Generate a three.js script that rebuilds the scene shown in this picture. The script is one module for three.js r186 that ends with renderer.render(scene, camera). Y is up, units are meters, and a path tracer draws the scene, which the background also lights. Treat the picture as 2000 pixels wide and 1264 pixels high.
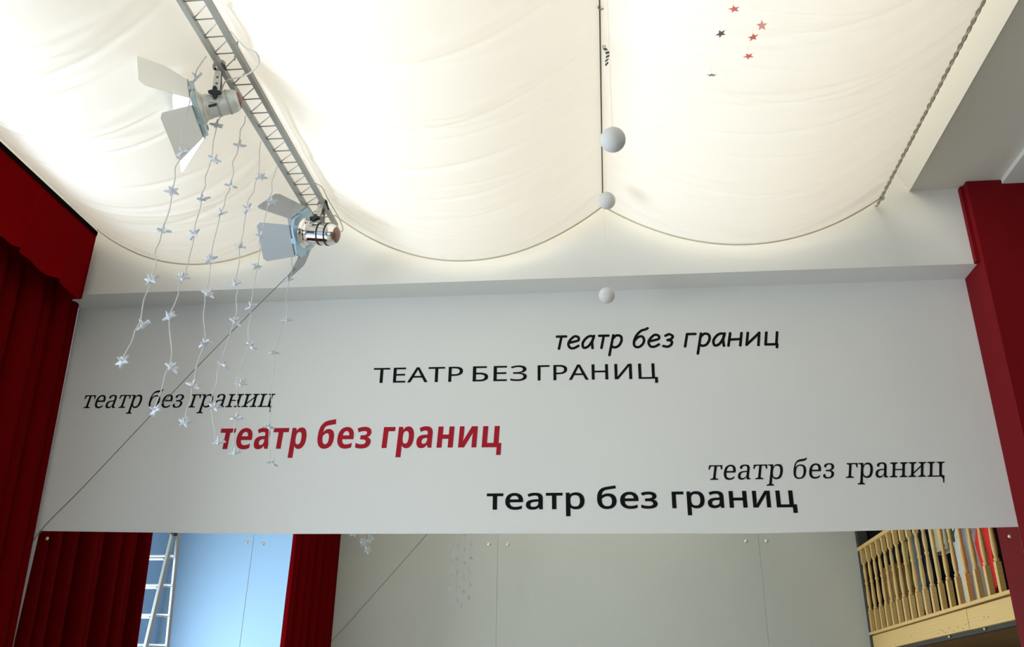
import * as THREE from 'three';
import { mergeGeometries, mergeVertices } from 'three/addons/utils/BufferGeometryUtils.js';
import { RoundedBoxGeometry } from 'three/addons/geometries/RoundedBoxGeometry.js';
import { FontLoader } from 'three/addons/loaders/FontLoader.js';
import { RectAreaLightUniformsLib } from 'three/addons/lights/RectAreaLightUniformsLib.js';

// ------------------------------------------------------------------ camera, light, exposure
const scene = new THREE.Scene();
const W = 2000, H = 1264;
const camera = new THREE.PerspectiveCamera(40.355, W / H, 0.05, 60);
camera.position.set(0, 1.55, 5);
camera.rotation.set(0.41367, 0.11035, 0.01488, 'YXZ');
camera.updateMatrixWorld(true);
const renderer = new THREE.WebGLRenderer({ antialias: true });
renderer.toneMapping = THREE.LinearToneMapping;
renderer.toneMappingExposure = 1.045;
renderer.shadowMap.enabled = true;
RectAreaLightUniformsLib.init();
scene.background = new THREE.Color().setRGB(0.75, 1.0, 1.35);      // overcast daylight outside the windows

const PANEL_LIGHT = 1.23;                                            // lamps above the canopy
const PANEL_TINT = new THREE.Color().setRGB(1, 0.91, 0.735);
const DAY_LIGHT = 16;                                               // daylight through the stage window
const REAR_LIGHT = 1.5;
const DAY_TINT = new THREE.Color().setRGB(0.76, 0.86, 0.95);

// ------------------------------------------------------------------ helpers
let seed = 7;
const rnd = () => { seed = (seed + 0x6d2b79f5) | 0; let t = Math.imul(seed ^ (seed >>> 15), 1 | seed); t = (t + Math.imul(t ^ (t >>> 7), 61 | t)) ^ t; return ((t ^ (t >>> 14)) >>> 0) / 4294967296; };
const V = (x, y, z) => new THREE.Vector3(x, y, z);
const F = H / 2 / Math.tan(THREE.MathUtils.degToRad(40.355 / 2));
// the point of the plane {axis = value} that a ray of the survey camera meets
function at(px, py, axis, value) {
  const d = V((px - W / 2) / F, -(py - H / 2) / F, -1).applyQuaternion(camera.quaternion);
  return camera.position.clone().addScaledVector(d, (value - camera.position[axis]) / d[axis]);
}
const used = new Map();
function numbered(name) { const n = used.get(name) ?? 0; used.set(name, n + 1); return n ? `${name}_${String(n).padStart(3, '0')}` : name; }
function shade(o) { o.traverse((c) => { if (c.isMesh) { c.castShadow = true; c.receiveShadow = true; } }); return o; }
function part(name, geo, mat, parent) { const m = new THREE.Mesh(Array.isArray(geo) ? merge(geo) : geo, mat); m.name = name; parent.add(m); m.castShadow = m.receiveShadow = true; return m; }
function thing(name, label, category, pos = V(0, 0, 0), group) {
  const o = new THREE.Group(); o.name = numbered(name); o.position.copy(pos); scene.add(o);
  o.userData = { label, category }; if (group) o.userData.group = group;
  return o;
}
function single(name, geo, mat, label, category, group, pos) {
  const m = part(numbered(name), geo, mat, scene); if (pos) m.position.copy(pos);
  m.userData = { label, category }; if (group) m.userData.group = group;
  return m;
}
function struct(name, geo, mat, parent = scene) {
  const m = part(parent === scene ? numbered(name) : name, geo, mat, parent);
  if (parent === scene) m.userData.kind = 'structure';
  return m;
}
function flat(g) { let q = g.index ? g.toNonIndexed() : g; for (const k of Object.keys(q.attributes)) if (!['position', 'normal', 'uv'].includes(k)) q.deleteAttribute(k); if (!q.attributes.uv) q.setAttribute('uv', new THREE.BufferAttribute(new Float32Array(q.attributes.position.count * 2), 2)); return q; }
const merge = (list) => mergeGeometries(list.map(flat), false);
function metric(g) {                                               // uv in metres by the dominant direction of each face
  const q = g.index ? g.toNonIndexed() : g, p = q.attributes.position, n = q.attributes.normal, uv = new Float32Array(p.count * 2);
  for (let i = 0; i < p.count; i++) {
    const ax = Math.abs(n.getX(i)), ay = Math.abs(n.getY(i)), az = Math.abs(n.getZ(i));
    if (ax >= ay && ax >= az) { uv[2 * i] = p.getZ(i); uv[2 * i + 1] = p.getY(i); } else if (ay >= az) { uv[2 * i] = p.getX(i); uv[2 * i + 1] = p.getZ(i); } else { uv[2 * i] = p.getX(i); uv[2 * i + 1] = p.getY(i); }
  }
  q.setAttribute('uv', new THREE.BufferAttribute(uv, 2)); return q;
}
const box = (x0, x1, y0, y1, z0, z1) => { const g = new THREE.BoxGeometry(x1 - x0, y1 - y0, z1 - z0); g.translate((x0 + x1) / 2, (y0 + y1) / 2, (z0 + z1) / 2); return metric(g); };
const rbox = (w, h, d, r = 0.004, seg = 2) => metric(new RoundedBoxGeometry(w, h, d, seg, r));
function rod(a, b, r, seg = 10) {
  const d = b.clone().sub(a), g = new THREE.CylinderGeometry(r, r, d.length(), seg);
  g.applyQuaternion(new THREE.Quaternion().setFromUnitVectors(V(0, 1, 0), d.clone().normalize())); g.translate((a.x + b.x) / 2, (a.y + b.y) / 2, (a.z + b.z) / 2); return g;
}
const tube = (pts, r, n = 40, seg = 6, t = 0.5) => new THREE.TubeGeometry(new THREE.CatmullRomCurve3(pts, false, 'centripetal', t), n, r, seg, false);
const lathe = (pts, seg = 28) => new THREE.LatheGeometry(pts.map(([r, y]) => new THREE.Vector2(r, y)), seg);

// ------------------------------------------------------------------ procedural textures
function noiseField(n, octaves, s0) {                              // tiling value noise, 0..1
  const out = new Float32Array(n * n); let amp = 1, sum = 0;
  for (let o = 0; o < octaves.length; o++) {
    const c = octaves[o], grid = new Float32Array(c * c); for (let i = 0; i < c * c; i++) grid[i] = rnd();
    for (let y = 0; y < n; y++) for (let x = 0; x < n; x++) {
      const u = (x / n) * c, v = (y / n) * c, i = Math.floor(u), j = Math.floor(v), a = u - i, b = v - j, p = a * a * (3 - 2 * a), q = b * b * (3 - 2 * b);
      const g = (k, l) => grid[(l % c) * c + (k % c)];
      out[y * n + x] += amp * ((g(i, j) * (1 - p) + g(i + 1, j) * p) * (1 - q) + (g(i, j + 1) * (1 - p) + g(i + 1, j + 1) * p) * q);
    }
    sum += amp; amp *= s0;
  }
  for (let i = 0; i < n * n; i++) out[i] /= sum; return out;
}
function tex(n, fn, repeat, srgb) {
  const d = new Uint8Array(n * n * 4);
  for (let y = 0; y < n; y++) for (let x = 0; x < n; x++) { const c = fn(x, y), i = (y * n + x) * 4; for (let k = 0; k < 3; k++) d[i + k] = Math.max(0, Math.min(255, 255 * (Array.isArray(c) ? c[k] : c))); d[i + 3] = 255; }
  const t = new THREE.DataTexture(d, n, n); t.wrapS = t.wrapT = THREE.RepeatWrapping; t.magFilter = THREE.LinearFilter; t.minFilter = THREE.LinearMipmapLinearFilter; t.generateMipmaps = true;
  t.repeat.set(repeat[0], repeat[1]); if (srgb) t.colorSpace = THREE.SRGBColorSpace; t.needsUpdate = true; return t;
}
const nA = noiseField(256, [4, 8, 16, 32, 64, 128], 0.6), nB = noiseField(256, [32, 64, 128], 0.8), nC = noiseField(256, [3, 6, 12], 0.6);
const plasterBump = tex(256, (x, y) => 0.5 * nB[y * 256 + x] + 0.5 * nA[y * 256 + x], [1, 1]);
const plasterTone = tex(256, (x, y) => 0.955 + 0.045 * nC[y * 256 + x], [0.35, 0.35]);
const weaveBump = tex(256, (x, y) => 0.5 + 0.22 * Math.sin(x * Math.PI / 2) + 0.22 * Math.sin(y * Math.PI / 2) + 0.06 * nB[y * 256 + x], [8, 8]);
const napTone = tex(256, (x, y) => 0.88 + 0.12 * nA[y * 256 + x], [2, 2]);
const napBump = tex(256, (x, y) => nB[y * 256 + x], [9, 9]);
const woodTone = tex(256, (x, y) => { const w = nC[y * 256 + x], g = nB[((y * 7) % 256) * 256 + (x >> 4)], s = 0.5 + 0.5 * Math.sin((y / 256) * 60 + w * 9); return [0.9 + 0.1 * s * g, 0.82 + 0.16 * s * g, 0.7 + 0.22 * s * g]; }, [0.7, 4]);

// ------------------------------------------------------------------ materials
const std = (c, o = {}) => new THREE.MeshStandardMaterial({ color: new THREE.Color().setRGB(...c), roughness: 0.8, ...o });
const phys = (c, o = {}) => new THREE.MeshPhysicalMaterial({ color: new THREE.Color().setRGB(...c), roughness: 0.8, ...o });
const M = {
  wall: std([0.72, 0.72, 0.68], { roughness: 0.75, map: plasterTone, bumpMap: plasterBump, bumpScale: 0.0006 }),
  ceilingPaint: std([0.62, 0.62, 0.57], { roughness: 0.9, map: plasterTone, bumpMap: plasterBump, bumpScale: 0.0008 }),
  greyPaint: std([0.66, 0.64, 0.56], { roughness: 0.9, map: plasterTone, bumpMap: plasterBump, bumpScale: 0.0008 }),
  redPaint: phys([0.17, 0.004, 0.007], { roughness: 0.6, specularIntensity: 0.15, map: plasterTone, bumpMap: plasterBump, bumpScale: 0.0004 }),
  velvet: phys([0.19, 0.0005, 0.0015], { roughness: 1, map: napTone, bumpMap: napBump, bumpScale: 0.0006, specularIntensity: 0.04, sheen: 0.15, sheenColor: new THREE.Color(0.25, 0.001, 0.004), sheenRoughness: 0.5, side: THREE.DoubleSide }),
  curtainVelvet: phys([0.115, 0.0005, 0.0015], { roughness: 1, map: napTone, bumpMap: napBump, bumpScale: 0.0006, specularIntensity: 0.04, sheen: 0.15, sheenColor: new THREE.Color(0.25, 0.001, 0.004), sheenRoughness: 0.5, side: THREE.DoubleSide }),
  blackTrim: phys([0.005, 0.003, 0.004], { roughness: 1, specularIntensity: 0.05, side: THREE.DoubleSide }),
  canopy: phys([0.92, 0.91, 0.89], { roughness: 1, transmission: 0.37, thickness: 0, specularIntensity: 0.1, bumpMap: weaveBump, bumpScale: 0.0002, side: THREE.DoubleSide }),
  hem: phys([0.62, 0.57, 0.44], { roughness: 1, side: THREE.DoubleSide }),
  cord: std([0.42, 0.40, 0.34], { roughness: 0.8 }),
  darkCord: std([0.13, 0.12, 0.10], { roughness: 0.7 }),
  mirror: std([0.86, 0.90, 0.86], { roughness: 0.0, metalness: 1 }),
  brass: std([0.72, 0.66, 0.5], { roughness: 0.3, metalness: 0.6 }),
  floor: std([0.62, 0.58, 0.51], { roughness: 0.5, map: plasterTone }),
  stagePaint: std([0.28, 0.42, 0.60], { roughness: 0.8, map: plasterTone }),
  darkPaint: std([0.02, 0.024, 0.028], { roughness: 0.9 }),
  alu: std([0.30, 0.30, 0.28], { roughness: 0.4, metalness: 0.7 }),
  aluPale: std([0.46, 0.46, 0.42], { roughness: 0.5, metalness: 0.5 }),
  enamel: std([0.66, 0.66, 0.60], { roughness: 0.35, metalness: 0.25 }),
  chrome: std([0.82, 0.80, 0.78], { roughness: 0.12, metalness: 1 }),
  leaf: std([0.9, 0.9, 0.84], { roughness: 0.45, metalness: 0.0, side: THREE.DoubleSide }),
  blackPlastic: std([0.012, 0.012, 0.012], { roughness: 0.45 }),
  glassLens: phys([0.9, 0.9, 0.85], { roughness: 0.08, transmission: 0.9, thickness: 0, ior: 1.5 }),
  clear: phys([0.74, 0.77, 0.80], { roughness: 0.6, transmission: 0.45, thickness: 0, side: THREE.DoubleSide }),
  leafGrey: std([0.40, 0.43, 0.45], { roughness: 0.4, metalness: 0.2, side: THREE.DoubleSide }),
  cable: phys([0.62, 0.61, 0.57], { roughness: 0.5 }),
  foam: std([0.68, 0.68, 0.66], { roughness: 0.95, bumpMap: napBump, bumpScale: 0.0008 }),
  ink: phys([0.006, 0.007, 0.007], { roughness: 0.7, specularIntensity: 0.15 }),
  redInk: phys([0.36, 0.014, 0.026], { roughness: 0.7, specularIntensity: 0.15 }),
  pine: std([0.82, 0.58, 0.25], { roughness: 0.55, map: woodTone }),
  brownWood: std([0.36, 0.20, 0.075], { roughness: 0.6, map: woodTone }),
  white: std([0.78, 0.80, 0.80], { roughness: 0.7 }),
};

// ------------------------------------------------------------------ setting
const ZR = 6.3, YC = 5.35, XB = 3.035;
struct('floor', box(-5.95, 5.2, -0.2, 0, -0.2, 6.55), M.floor);
struct('ceiling', box(-3.65, 1.9, YC, YC + 0.2, -0.2, 6.55), M.ceilingPaint);
struct('ceiling', box(1.885, 5.2, 4.475, 5.2, -0.2, 6.55), M.greyPaint);             // lower bay over the right side
struct('ceiling', box(-5.95, -3.65, 4.25, YC + 0.2, -0.2, 6.55), M.ceilingPaint);        // stage ceiling
struct('wall_front', box(-5.95, 5.2, 0, YC, -0.2, 0), M.wall);
struct('wall_front_beam', box(-3.6, 2.19, 3.963, YC, -0.01, 0.2), M.wall);
struct('wall_rear', [box(-3.46, XB + 0.03, 2.05, YC, ZR, ZR + 0.2), box(-3.46, XB + 0.03, 0, 0.75, ZR, ZR + 0.2), box(-3.46, -2, 0.75, 2.05, ZR, ZR + 0.2), box(2.5, XB + 0.03, 0.75, 2.05, ZR, ZR + 0.2)], M.wall);
struct('wall_stage_rear', box(-5.95, -3.46, 0, YC, ZR, ZR + 0.2), M.stagePaint);
struct('wall_rear_balcony', box(XB + 0.03, 5.2, 0, 5.0, ZR, ZR + 0.2), M.darkPaint);
struct('wall_right', box(5.0, 5.2, 0, 4.5, -0.2, 6.5), M.darkPaint);
struct('wall_left', [box(-3.72, -3.57, 3.95, YC, 0.0, ZR), box(-3.72, -3.57, 0, 3.95, 6.1, ZR)], M.wall);                      // header over the stage opening
// stage side wall with its window opening
const wz0 = 1.7, wz1 = 5.3, wy0 = 0.6, wy1 = 2.9;
struct('wall_stage', [box(-5.95, -5.7, 0, wy0, 0, ZR), box(-5.95, -5.7, wy1, 5.0, 0, ZR), box(-5.95, -5.7, wy0, wy1, 0, wz0), box(-5.95, -5.7, wy0, wy1, wz1, ZR)], M.stagePaint);
{
  const w = new THREE.Group(); w.name = 'window_1'; scene.add(w); w.userData.kind = 'structure';
  const fr = [];
  for (const z of [wz0, (2 * wz0 + wz1) / 3, (wz0 + 2 * wz1) / 3, wz1]) fr.push(box(-5.88, -5.80, wy0, wy1, z - 0.035, z + 0.035));
  for (const y of [wy0 + 0.03, wy1 - 0.03]) fr.push(box(-5.88, -5.80, y - 0.03, y + 0.03, wz0, wz1));
  part('window_frame', fr, M.white, w);
  for (let i = 0; i < 3; i++) { const a = wz0 + (wz1 - wz0) * i / 3, b = wz0 + (wz1 - wz0) * (i + 1) / 3; part('pane', box(-5.845, -5.839, wy0 + 0.05, wy1 - 0.05, a + 0.03, b - 0.03), phys([1, 1, 1], { roughness: 0, transmission: 1, thickness: 0 }), w); }
}
{ // daylight through that window
  const l = new THREE.RectAreaLight(DAY_TINT, DAY_LIGHT, wz1 - wz0 - 0.1, wy1 - wy0 - 0.1);
  l.position.set(-5.68, (wy0 + wy1) / 2, (wz0 + wz1) / 2); l.lookAt(0, (wy0 + wy1) / 2, (wz0 + wz1) / 2); l.name = 'window_daylight'; scene.add(l);
}
{ // low windows in the rear wall behind the camera
  const w = new THREE.Group(); w.name = 'window_2'; scene.add(w); w.userData.kind = 'structure';
  const fr = []; for (const x of [-2, -0.5, 1, 2.5]) fr.push(box(x - 0.035, x + 0.035, 0.75, 2.05, ZR + 0.08, ZR + 0.15)); for (const y of [0.78, 2.02]) fr.push(box(-2, 2.5, y - 0.03, y + 0.03, ZR + 0.08, ZR + 0.15));
  part('window_frame', fr, M.white, w);
  for (let i = 0; i < 3; i++) part('pane', box(-1.96 + 1.5 * i, -0.54 + 1.5 * i, 0.81, 1.99, ZR + 0.11, ZR + 0.116), phys([1, 1, 1], { roughness: 0, transmission: 1, thickness: 0 }), w);
  const l = new THREE.RectAreaLight(DAY_TINT, REAR_LIGHT, 4.4, 1.2); l.position.set(0.25, 1.4, ZR - 0.02); l.lookAt(0.25, 1.4, 0); l.name = 'rear_daylight'; scene.add(l);
}
// shallow sloped cornice along the canopy's right edge
{
  const s = new THREE.Shape([[1.885, 4.468], [1.885, 5.35], [1.80, 5.35], [1.80, 4.66]].map(([x, y]) => new THREE.Vector2(x, y)));
  const g = new THREE.ExtrudeGeometry(s, { depth: ZR - 0.2, bevelEnabled: false }); g.translate(0, 0, 0.2);
  struct('trim_1', metric(g), M.wall);
  struct('trim_2', box(2.385, 2.9, 4.445, 4.6, 0.2, ZR), M.wall);                        // pale beam at the right
}
// red pier
{
  const p = struct('pillar', box(2.185, 3.06, 0, 4.47, 0, 0.283), M.redPaint);
  part('moulding', box(2.166, 2.19, 3.963, 4.466, 0.195, 0.236), M.redPaint, p);
}
// white return of the front wall beside the stage
struct('trim_3', box(XB - 0.02, XB + 0.09, 0, 4.45, ZR - 0.1, ZR + 0.02), std([0.05, 0.045, 0.04]));

// ------------------------------------------------------------------ mirror wall
{
  const cuts = [[-3.378, 2.492], [-2.043, 2.467], [-0.615, 2.461], [0.82, 2.454], [2.183, 2.482]];
  const labels = ['mirror panel beside the stage curtain, showing curtain and ladder', 'mirror panel below the red lettering, showing a narrow red curtain',
    'mirror panel below the bold black lettering, showing only pale wall', 'mirror panel beside the red pillar, showing the wooden balustrade'];
  const screws = [[92, 1052], [482, 1058], [514, 1062], [955, 1063], [992, 1063], [1457, 1057], [1497, 1057], [1972, 1048]];
  for (let i = 0; i < 4; i++) {
    const [x0, y0] = cuts[i], [x1, y1] = cuts[i + 1];
    const t = thing('mirror_panel', labels[i], 'mirror', V((x0 + x1) / 2, 0.1, 0), 'wall mirror panels');
    const s = new THREE.Shape([V(x0 + 0.0015, 0.1), V(x1 - 0.0015, 0.1), V(x1 - 0.0015, y1), V(x0 + 0.0015, y0)].map((v) => new THREE.Vector2(v.x - t.position.x, v.y - 0.1)));
    const g = new THREE.ExtrudeGeometry(s, { depth: 0.004, bevelEnabled: false }); g.translate(0, 0, 0.001);
    part('glass', g, M.mirror, t);
    for (const k of [2 * i, 2 * i + 1]) {
      const p = at(...screws[k], 'z', 0.005), c = lathe([[0, 0.006], [0.005, 0.0055], [0.009, 0.003], [0.0105, 0], [0, 0]], 18); c.rotateX(Math.PI / 2);
      c.translate(p.x - t.position.x, p.y - 0.1, 0.005); part('screw', c, M.brass, t);
    }
  }
}

// ------------------------------------------------------------------ lettering on the wall
const load = async (n) => new FontLoader().loadAsync(`fonts/droid/droid_${n}.typeface.json`);
const fonts = { sans: await load('sans_regular'), bold: await load('sans_bold'), serif: await load('serif_regular') };
function lettering({ words, font, left, right, xh, slant = 0, grow = 0, mat, label, ref }) {
  const f = fonts[font], res = f.data.resolution, ptsOf = (sh) => sh.flatMap((q) => q.getPoints(8)), o = at(...left, 'z', 0);
  const refH = Math.max(...ptsOf(f.generateShapes(ref, 1)).map((p) => p.y)), sy = (at(left[0] + 20, left[1] - xh, 'z', 0).y - at(left[0] + 20, left[1], 'z', 0).y) / refH;
  const t = thing('wall_lettering', label, 'lettering', o), base = (x) => left[1] + (right[1] - left[1]) * (x - left[0]) / (right[0] - left[0]);
  for (const [text, x0, x1] of words) {
    const list = []; let x = 0, lo = 1e9, hi = -1e9;
    for (const ch of text) { list.push([x, f.generateShapes(ch, 1)]); x += f.data.glyphs[ch].ha / res; }
    for (const [dx, sh] of list) for (const p of ptsOf(sh)) { const q = p.x + dx + slant * p.y; lo = Math.min(lo, q); hi = Math.max(hi, q); }
    const A = at(x0, base(x0), 'z', 0), B = at(x1, base(x1), 'z', 0), sx = (B.x - A.x) / (hi - lo), tilt = (B.y - A.y) / (B.x - A.x);
    for (const [dx, sh] of list) {
      const g = new THREE.ExtrudeGeometry(sh, { depth: 0.0012, curveSegments: 8, bevelEnabled: grow > 0, bevelSize: grow, bevelThickness: 0.0004, bevelSegments: 1 }), p = g.attributes.position;
      for (let k = 0; k < p.count; k++) { const gx = (p.getX(k) + dx + slant * p.getY(k) - lo) * sx, gy = p.getY(k) * sy + tilt * gx; p.setXYZ(k, gx + A.x - o.x, gy + A.y - o.y, Math.max(0, p.getZ(k)) + 0.0005); }
      g.computeVertexNormals(); part('letter', g, mat, t);
    }
  }
}
lettering({ words: [['ТЕАТР', 728, 903.5], ['БЕЗ', 923, 1029], ['ГРАНИЦ', 1050, 1285]], font: 'sans', left: [728, 748.3], right: [1285, 739.8], xh: 29, ref: 'Н', mat: M.ink, label: 'thin black capital lettering, the only line all in capitals' });
lettering({ words: [['театр', 161, 274.5], ['без', 289, 356], ['границ', 367, 535]], font: 'serif', left: [160, 797.5], right: [535, 795], xh: 25, slant: 0.17, ref: 'н', mat: M.ink, label: 'slanted black serif lettering behind the strings of clear stars' });
lettering({ words: [['театр', 426, 596], ['без', 618, 723], ['границ', 745, 979]], font: 'bold', left: [426, 877.5], right: [979, 873.7], xh: 40, slant: 0.06, ref: 'н', mat: M.redInk, label: 'bold dark red lettering, the only red line on the wall' });
lettering({ words: [['театр', 1385, 1531], ['без', 1551, 1632], ['границ', 1652, 1850]], font: 'serif', left: [1385, 937.7], right: [1850, 931], xh: 28.5, slant: 0.2, ref: 'н', mat: M.ink, label: 'fine black serif lettering beside the red pillar' });
lettering({ words: [['театр', 951, 1141], ['без', 1167.5, 1284], ['границ', 1314, 1556]], font: 'sans', left: [951, 995.3], right: [1556, 990.3], xh: 30.5, grow: 0.016, ref: 'н', mat: M.ink, label: 'heavy wide black lettering just above the mirror' });
{ // rounded handwriting-like line, drawn with one stroke width
  const G = {
    'т': [[[0, 1], [0.86, 1]], [[0.43, 1], [0.4, 0]]],
    'е': [[[0.14, 0.47], [0.5, 0.55], [0.86, 0.68], [0.8, 0.9], [0.5, 1], [0.16, 0.7], [0.06, 0.35], [0.3, 0.03], [0.62, 0.03], [0.92, 0.2]]],
    'а': [[[0.86, 0.93], [0.62, 1], [0.3, 0.86], [0.05, 0.4], [0.2, 0.03], [0.52, 0.12], [0.82, 0.62], [0.88, 0.98]], [[0.88, 1], [0.82, 0.5], [0.93, 0]]],
    'р': [[[0.16, 1.02], [0.13, 0.3], [0.1, -0.6]], [[0.14, 0.72], [0.42, 1], [0.78, 0.93], [0.9, 0.55], [0.7, 0.12], [0.4, 0.02], [0.13, 0.14]]],
    'б': [[[1, 1.55], [0.86, 1.46], [0.55, 1.38], [0.2, 1], [0.06, 0.5], [0.16, 0.1], [0.46, 0], [0.78, 0.22], [0.86, 0.58], [0.66, 0.88], [0.36, 0.84], [0.1, 0.56]]],
    'з': [[[0.1, 0.9], [0.42, 1.02], [0.76, 0.84], [0.66, 0.64], [0.34, 0.54]], [[0.34, 0.54], [0.72, 0.44], [0.72, 0.16], [0.42, 0], [0.04, 0.06]]],
    'г': [[[0.06, 0], [0.1, 1]], [[0.1, 1], [0.86, 1]]],
    'н': [[[0.1, 1], [0.07, 0]], [[0.95, 1], [0.95, 0]], [[0.09, 0.48], [0.95, 0.52]]],
    'и': [[[0.1, 1], [0.1, 0.04]], [[0.1, 0.04], [0.95, 0.98]], [[0.95, 1], [0.98, 0]]],
    'ц': [[[0.08, 1], [0.1, 0.04]], [[0.1, 0.04], [0.94, 0.04]], [[0.86, 1], [0.88, 0.04]], [[0.94, 0.04], [0.94, -0.2]]],
  };
  const spots = [['т', 15, 92], ['е', 120, 105], ['а', 245, 105], ['т', 383, 92], ['р', 488, 105], ['б', 686, 105], ['е', 812, 105], ['з', 945, 95], ['г', 1128, 92], ['р', 1238, 105], ['а', 1362, 105], ['н', 1490, 112], ['и', 1638, 112], ['ц', 1795, 115]];
  const A = at(1083.5, 681.3, 'z', 0), B = at(1519, 673.5, 'z', 0), k = (B.x - A.x) / (1908 - 15), tilt = (B.y - A.y) / (B.x - A.x), xh = at(1100, 657.5, 'z', 0).y - at(1100, 681, 'z', 0).y, r = 0.0085;
  const t = thing('wall_lettering', 'rounded handwritten black lettering, topmost line on the wall', 'lettering', A.clone());
  for (const [ch, x0, w] of spots) {
    const list = [];
    for (const st of G[ch]) {
      const pts = st.map(([u, v]) => { const x = (x0 - 15 + u * w) * k + 0.18 * v * xh; return V(x, v * xh + tilt * x, 0.0008); });
      const c = st.length > 2 ? new THREE.CatmullRomCurve3(pts) : new THREE.LineCurve3(pts[0], pts[1]);
      list.push(new THREE.TubeGeometry(c, st.length > 2 ? 36 : 2, r, 10));
      for (const e of [pts[0], pts[pts.length - 1]]) { const s = new THREE.SphereGeometry(r, 10, 8); s.translate(e.x, e.y, e.z); list.push(s); }
    }
    const g = merge(list), p = g.attributes.position;
    for (let i = 0; i < p.count; i++) p.setZ(i, 0.0008 + (p.getZ(i) - 0.0008) * 0.08);
    g.computeVertexNormals(); part('letter', g, M.ink, t);
  }
}

// ------------------------------------------------------------------ fabric canopy and the lamps above it
const bays = [
  { x0: -3.25, x1: -1.86, y0: 4.385, y1: 4.33, sag: 0.255, tail: [-1.66, 4.415], label: 'white fabric canopy swag nearest the red curtain' },
  { x0: -1.66, x1: 0.03, y0: 4.416, y1: 4.40, sag: 0.352, label: 'middle white fabric canopy swag between truss and dark cord' },
  { x0: 0.03, x1: 1.675, y0: 4.40, y1: 4.375, sag: 0.292, label: 'white fabric canopy swag with small stars, gathered at its edge' },
];
const Z0 = 0.3, Z1 = 6.15, ties = [0.3, 0.76, 1.6, 2.05, 2.9, 3.7, 4.5, 5.3, 6.15];
for (const [bi, b] of bays.entries()) {
  const creases = [];
  for (let k = 0; k < 34; k++) {
    const along = k / 34, c = 0.1 + 0.8 * rnd();
    creases.push({ z: Z0 + 0.1 + along * along * 0.4 + along * (Z1 - Z0 - 0.5) + 0.1 * (rnd() - 0.5), tilt: 0.42 * (rnd() - 0.5), bend: 0.5 * (rnd() - 0.3), w: 0.009 + 0.02 * rnd(), a: (rnd() < 0.3 ? -1 : 1) * (0.007 + 0.009 * rnd()), c, r: 0.18 + 0.3 * rnd() });
  }
  for (const zt of ties) for (const side of [0, 1]) {                 // folds that run from each tie into the swag
    creases.push({ z: zt + 0.02, tilt: (side ? 1 : -1) * 0.22, bend: 0.25, w: 0.018, a: 0.013, c: side, r: 0.62 });
    creases.push({ z: zt + 0.10, tilt: (side ? 1 : -1) * 0.30, bend: 0.2, w: 0.03, a: -0.008, c: side, r: 0.45 });
  }
  const nx = 150, nz = 620, total = (b.tail ? b.tail[0] : b.x1) - b.x0, y = (x, z) => {
    let h;
    const u = Math.min(1, (x - b.x0) / (b.x1 - b.x0));
    h = b.y0 + (b.y1 - b.y0) * u - b.sag * 4 * u * (1 - u);
    if (b.tail && x > b.x1) { const v = (x - b.x1) / (b.tail[0] - b.x1); h = b.y1 + (b.tail[1] - b.y1) * (1 - (1 - v) * (1 - v)); }
    let k = 0; while (k < ties.length - 2 && z > ties[k + 1]) k++;
    const s = (z - ties[k]) / (ties[k + 1] - ties[k]), edge = (z - Z0 < 0.4 ? 0.35 : 1);
    h -= edge * 0.022 * 4 * s * (1 - s) * (1 - Math.pow(Math.abs(2 * u - 1), 3));   // slack between two ties
    if (z > Z0 + 0.001) {
      const fade = Math.min(1, (z - Z0) / 0.06) * Math.min(1, u / 0.04, (1.0001 - u) / 0.04 + (b.tail ? 1 : 0));
      for (const c of creases) {
        const du = u - 0.5, d = z - (c.z + c.tilt * du + c.bend * du * du);
        if (Math.abs(d) > 4 * c.w) continue;
        const e = (u - c.c) / c.r; h += fade * c.a * Math.exp(-e * e) * Math.exp(-(d * d) / (c.w * c.w));
      }
      if (bi === 2) { const g = Math.max(0, (u - 0.62) / 0.38); h += fade * 0.011 * g * Math.sin((z + 0.75 * (1 - u)) * 2 * Math.PI / 0.19 + 2 * Math.sin(z * 3)) + fade * 0.006 * g * g * Math.sin((z + 0.5 * (1 - u)) * 2 * Math.PI / 0.083); }
      else { const g = Math.max(0, Math.abs(2 * u - 1) - 0.3); h += fade * 0.006 * g * Math.sin((z + (u < 0.5 ? 0.6 : -0.6) * Math.min(u, 1 - u)) * 2 * Math.PI / 0.27 + 3 * Math.sin(z * 2 + bi)); }
    }
    return h;
  };
  b.y = y;
  const p = [], uv = [], idx = [];
  for (let j = 0; j <= nz; j++) { const z = Z0 + (Z1 - Z0) * Math.pow(j / nz, 1.25); for (let i = 0; i <= nx; i++) { const x = b.x0 + total * i / nx; p.push(x, y(x, z), z); uv.push(x, z); } }
  for (let j = 0; j < nz; j++) for (let i = 0; i < nx; i++) { const a = j * (nx + 1) + i; idx.push(a, a + nx + 1, a + 1, a + 1, a + nx + 1, a + nx + 2); }
  const g = new THREE.BufferGeometry(); g.setAttribute('position', new THREE.Float32BufferAttribute(p, 3)); g.setAttribute('uv', new THREE.Float32BufferAttribute(uv, 2)); g.setIndex(idx); g.computeVertexNormals();
  const t = thing('canopy_swag', b.label, 'canopy', V(0, 0, 0), 'white fabric ceiling swags');
  part('fabric', g, M.canopy, t);
  const hemPts = []; for (let i = 0; i <= 60; i++) { const x = b.x0 + total * i / 60; hemPts.push(V(x, y(x, Z0) - 0.002, Z0)); }
  part('hem', tube(hemPts, 0.0055, 120, 6), M.hem, t);
}
const fabricY = (x, z) => { const b = bays.find((q) => x <= (q.tail ? q.tail[0] : q.x1)) ?? bays[2]; return b.y(x, z); };
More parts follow.
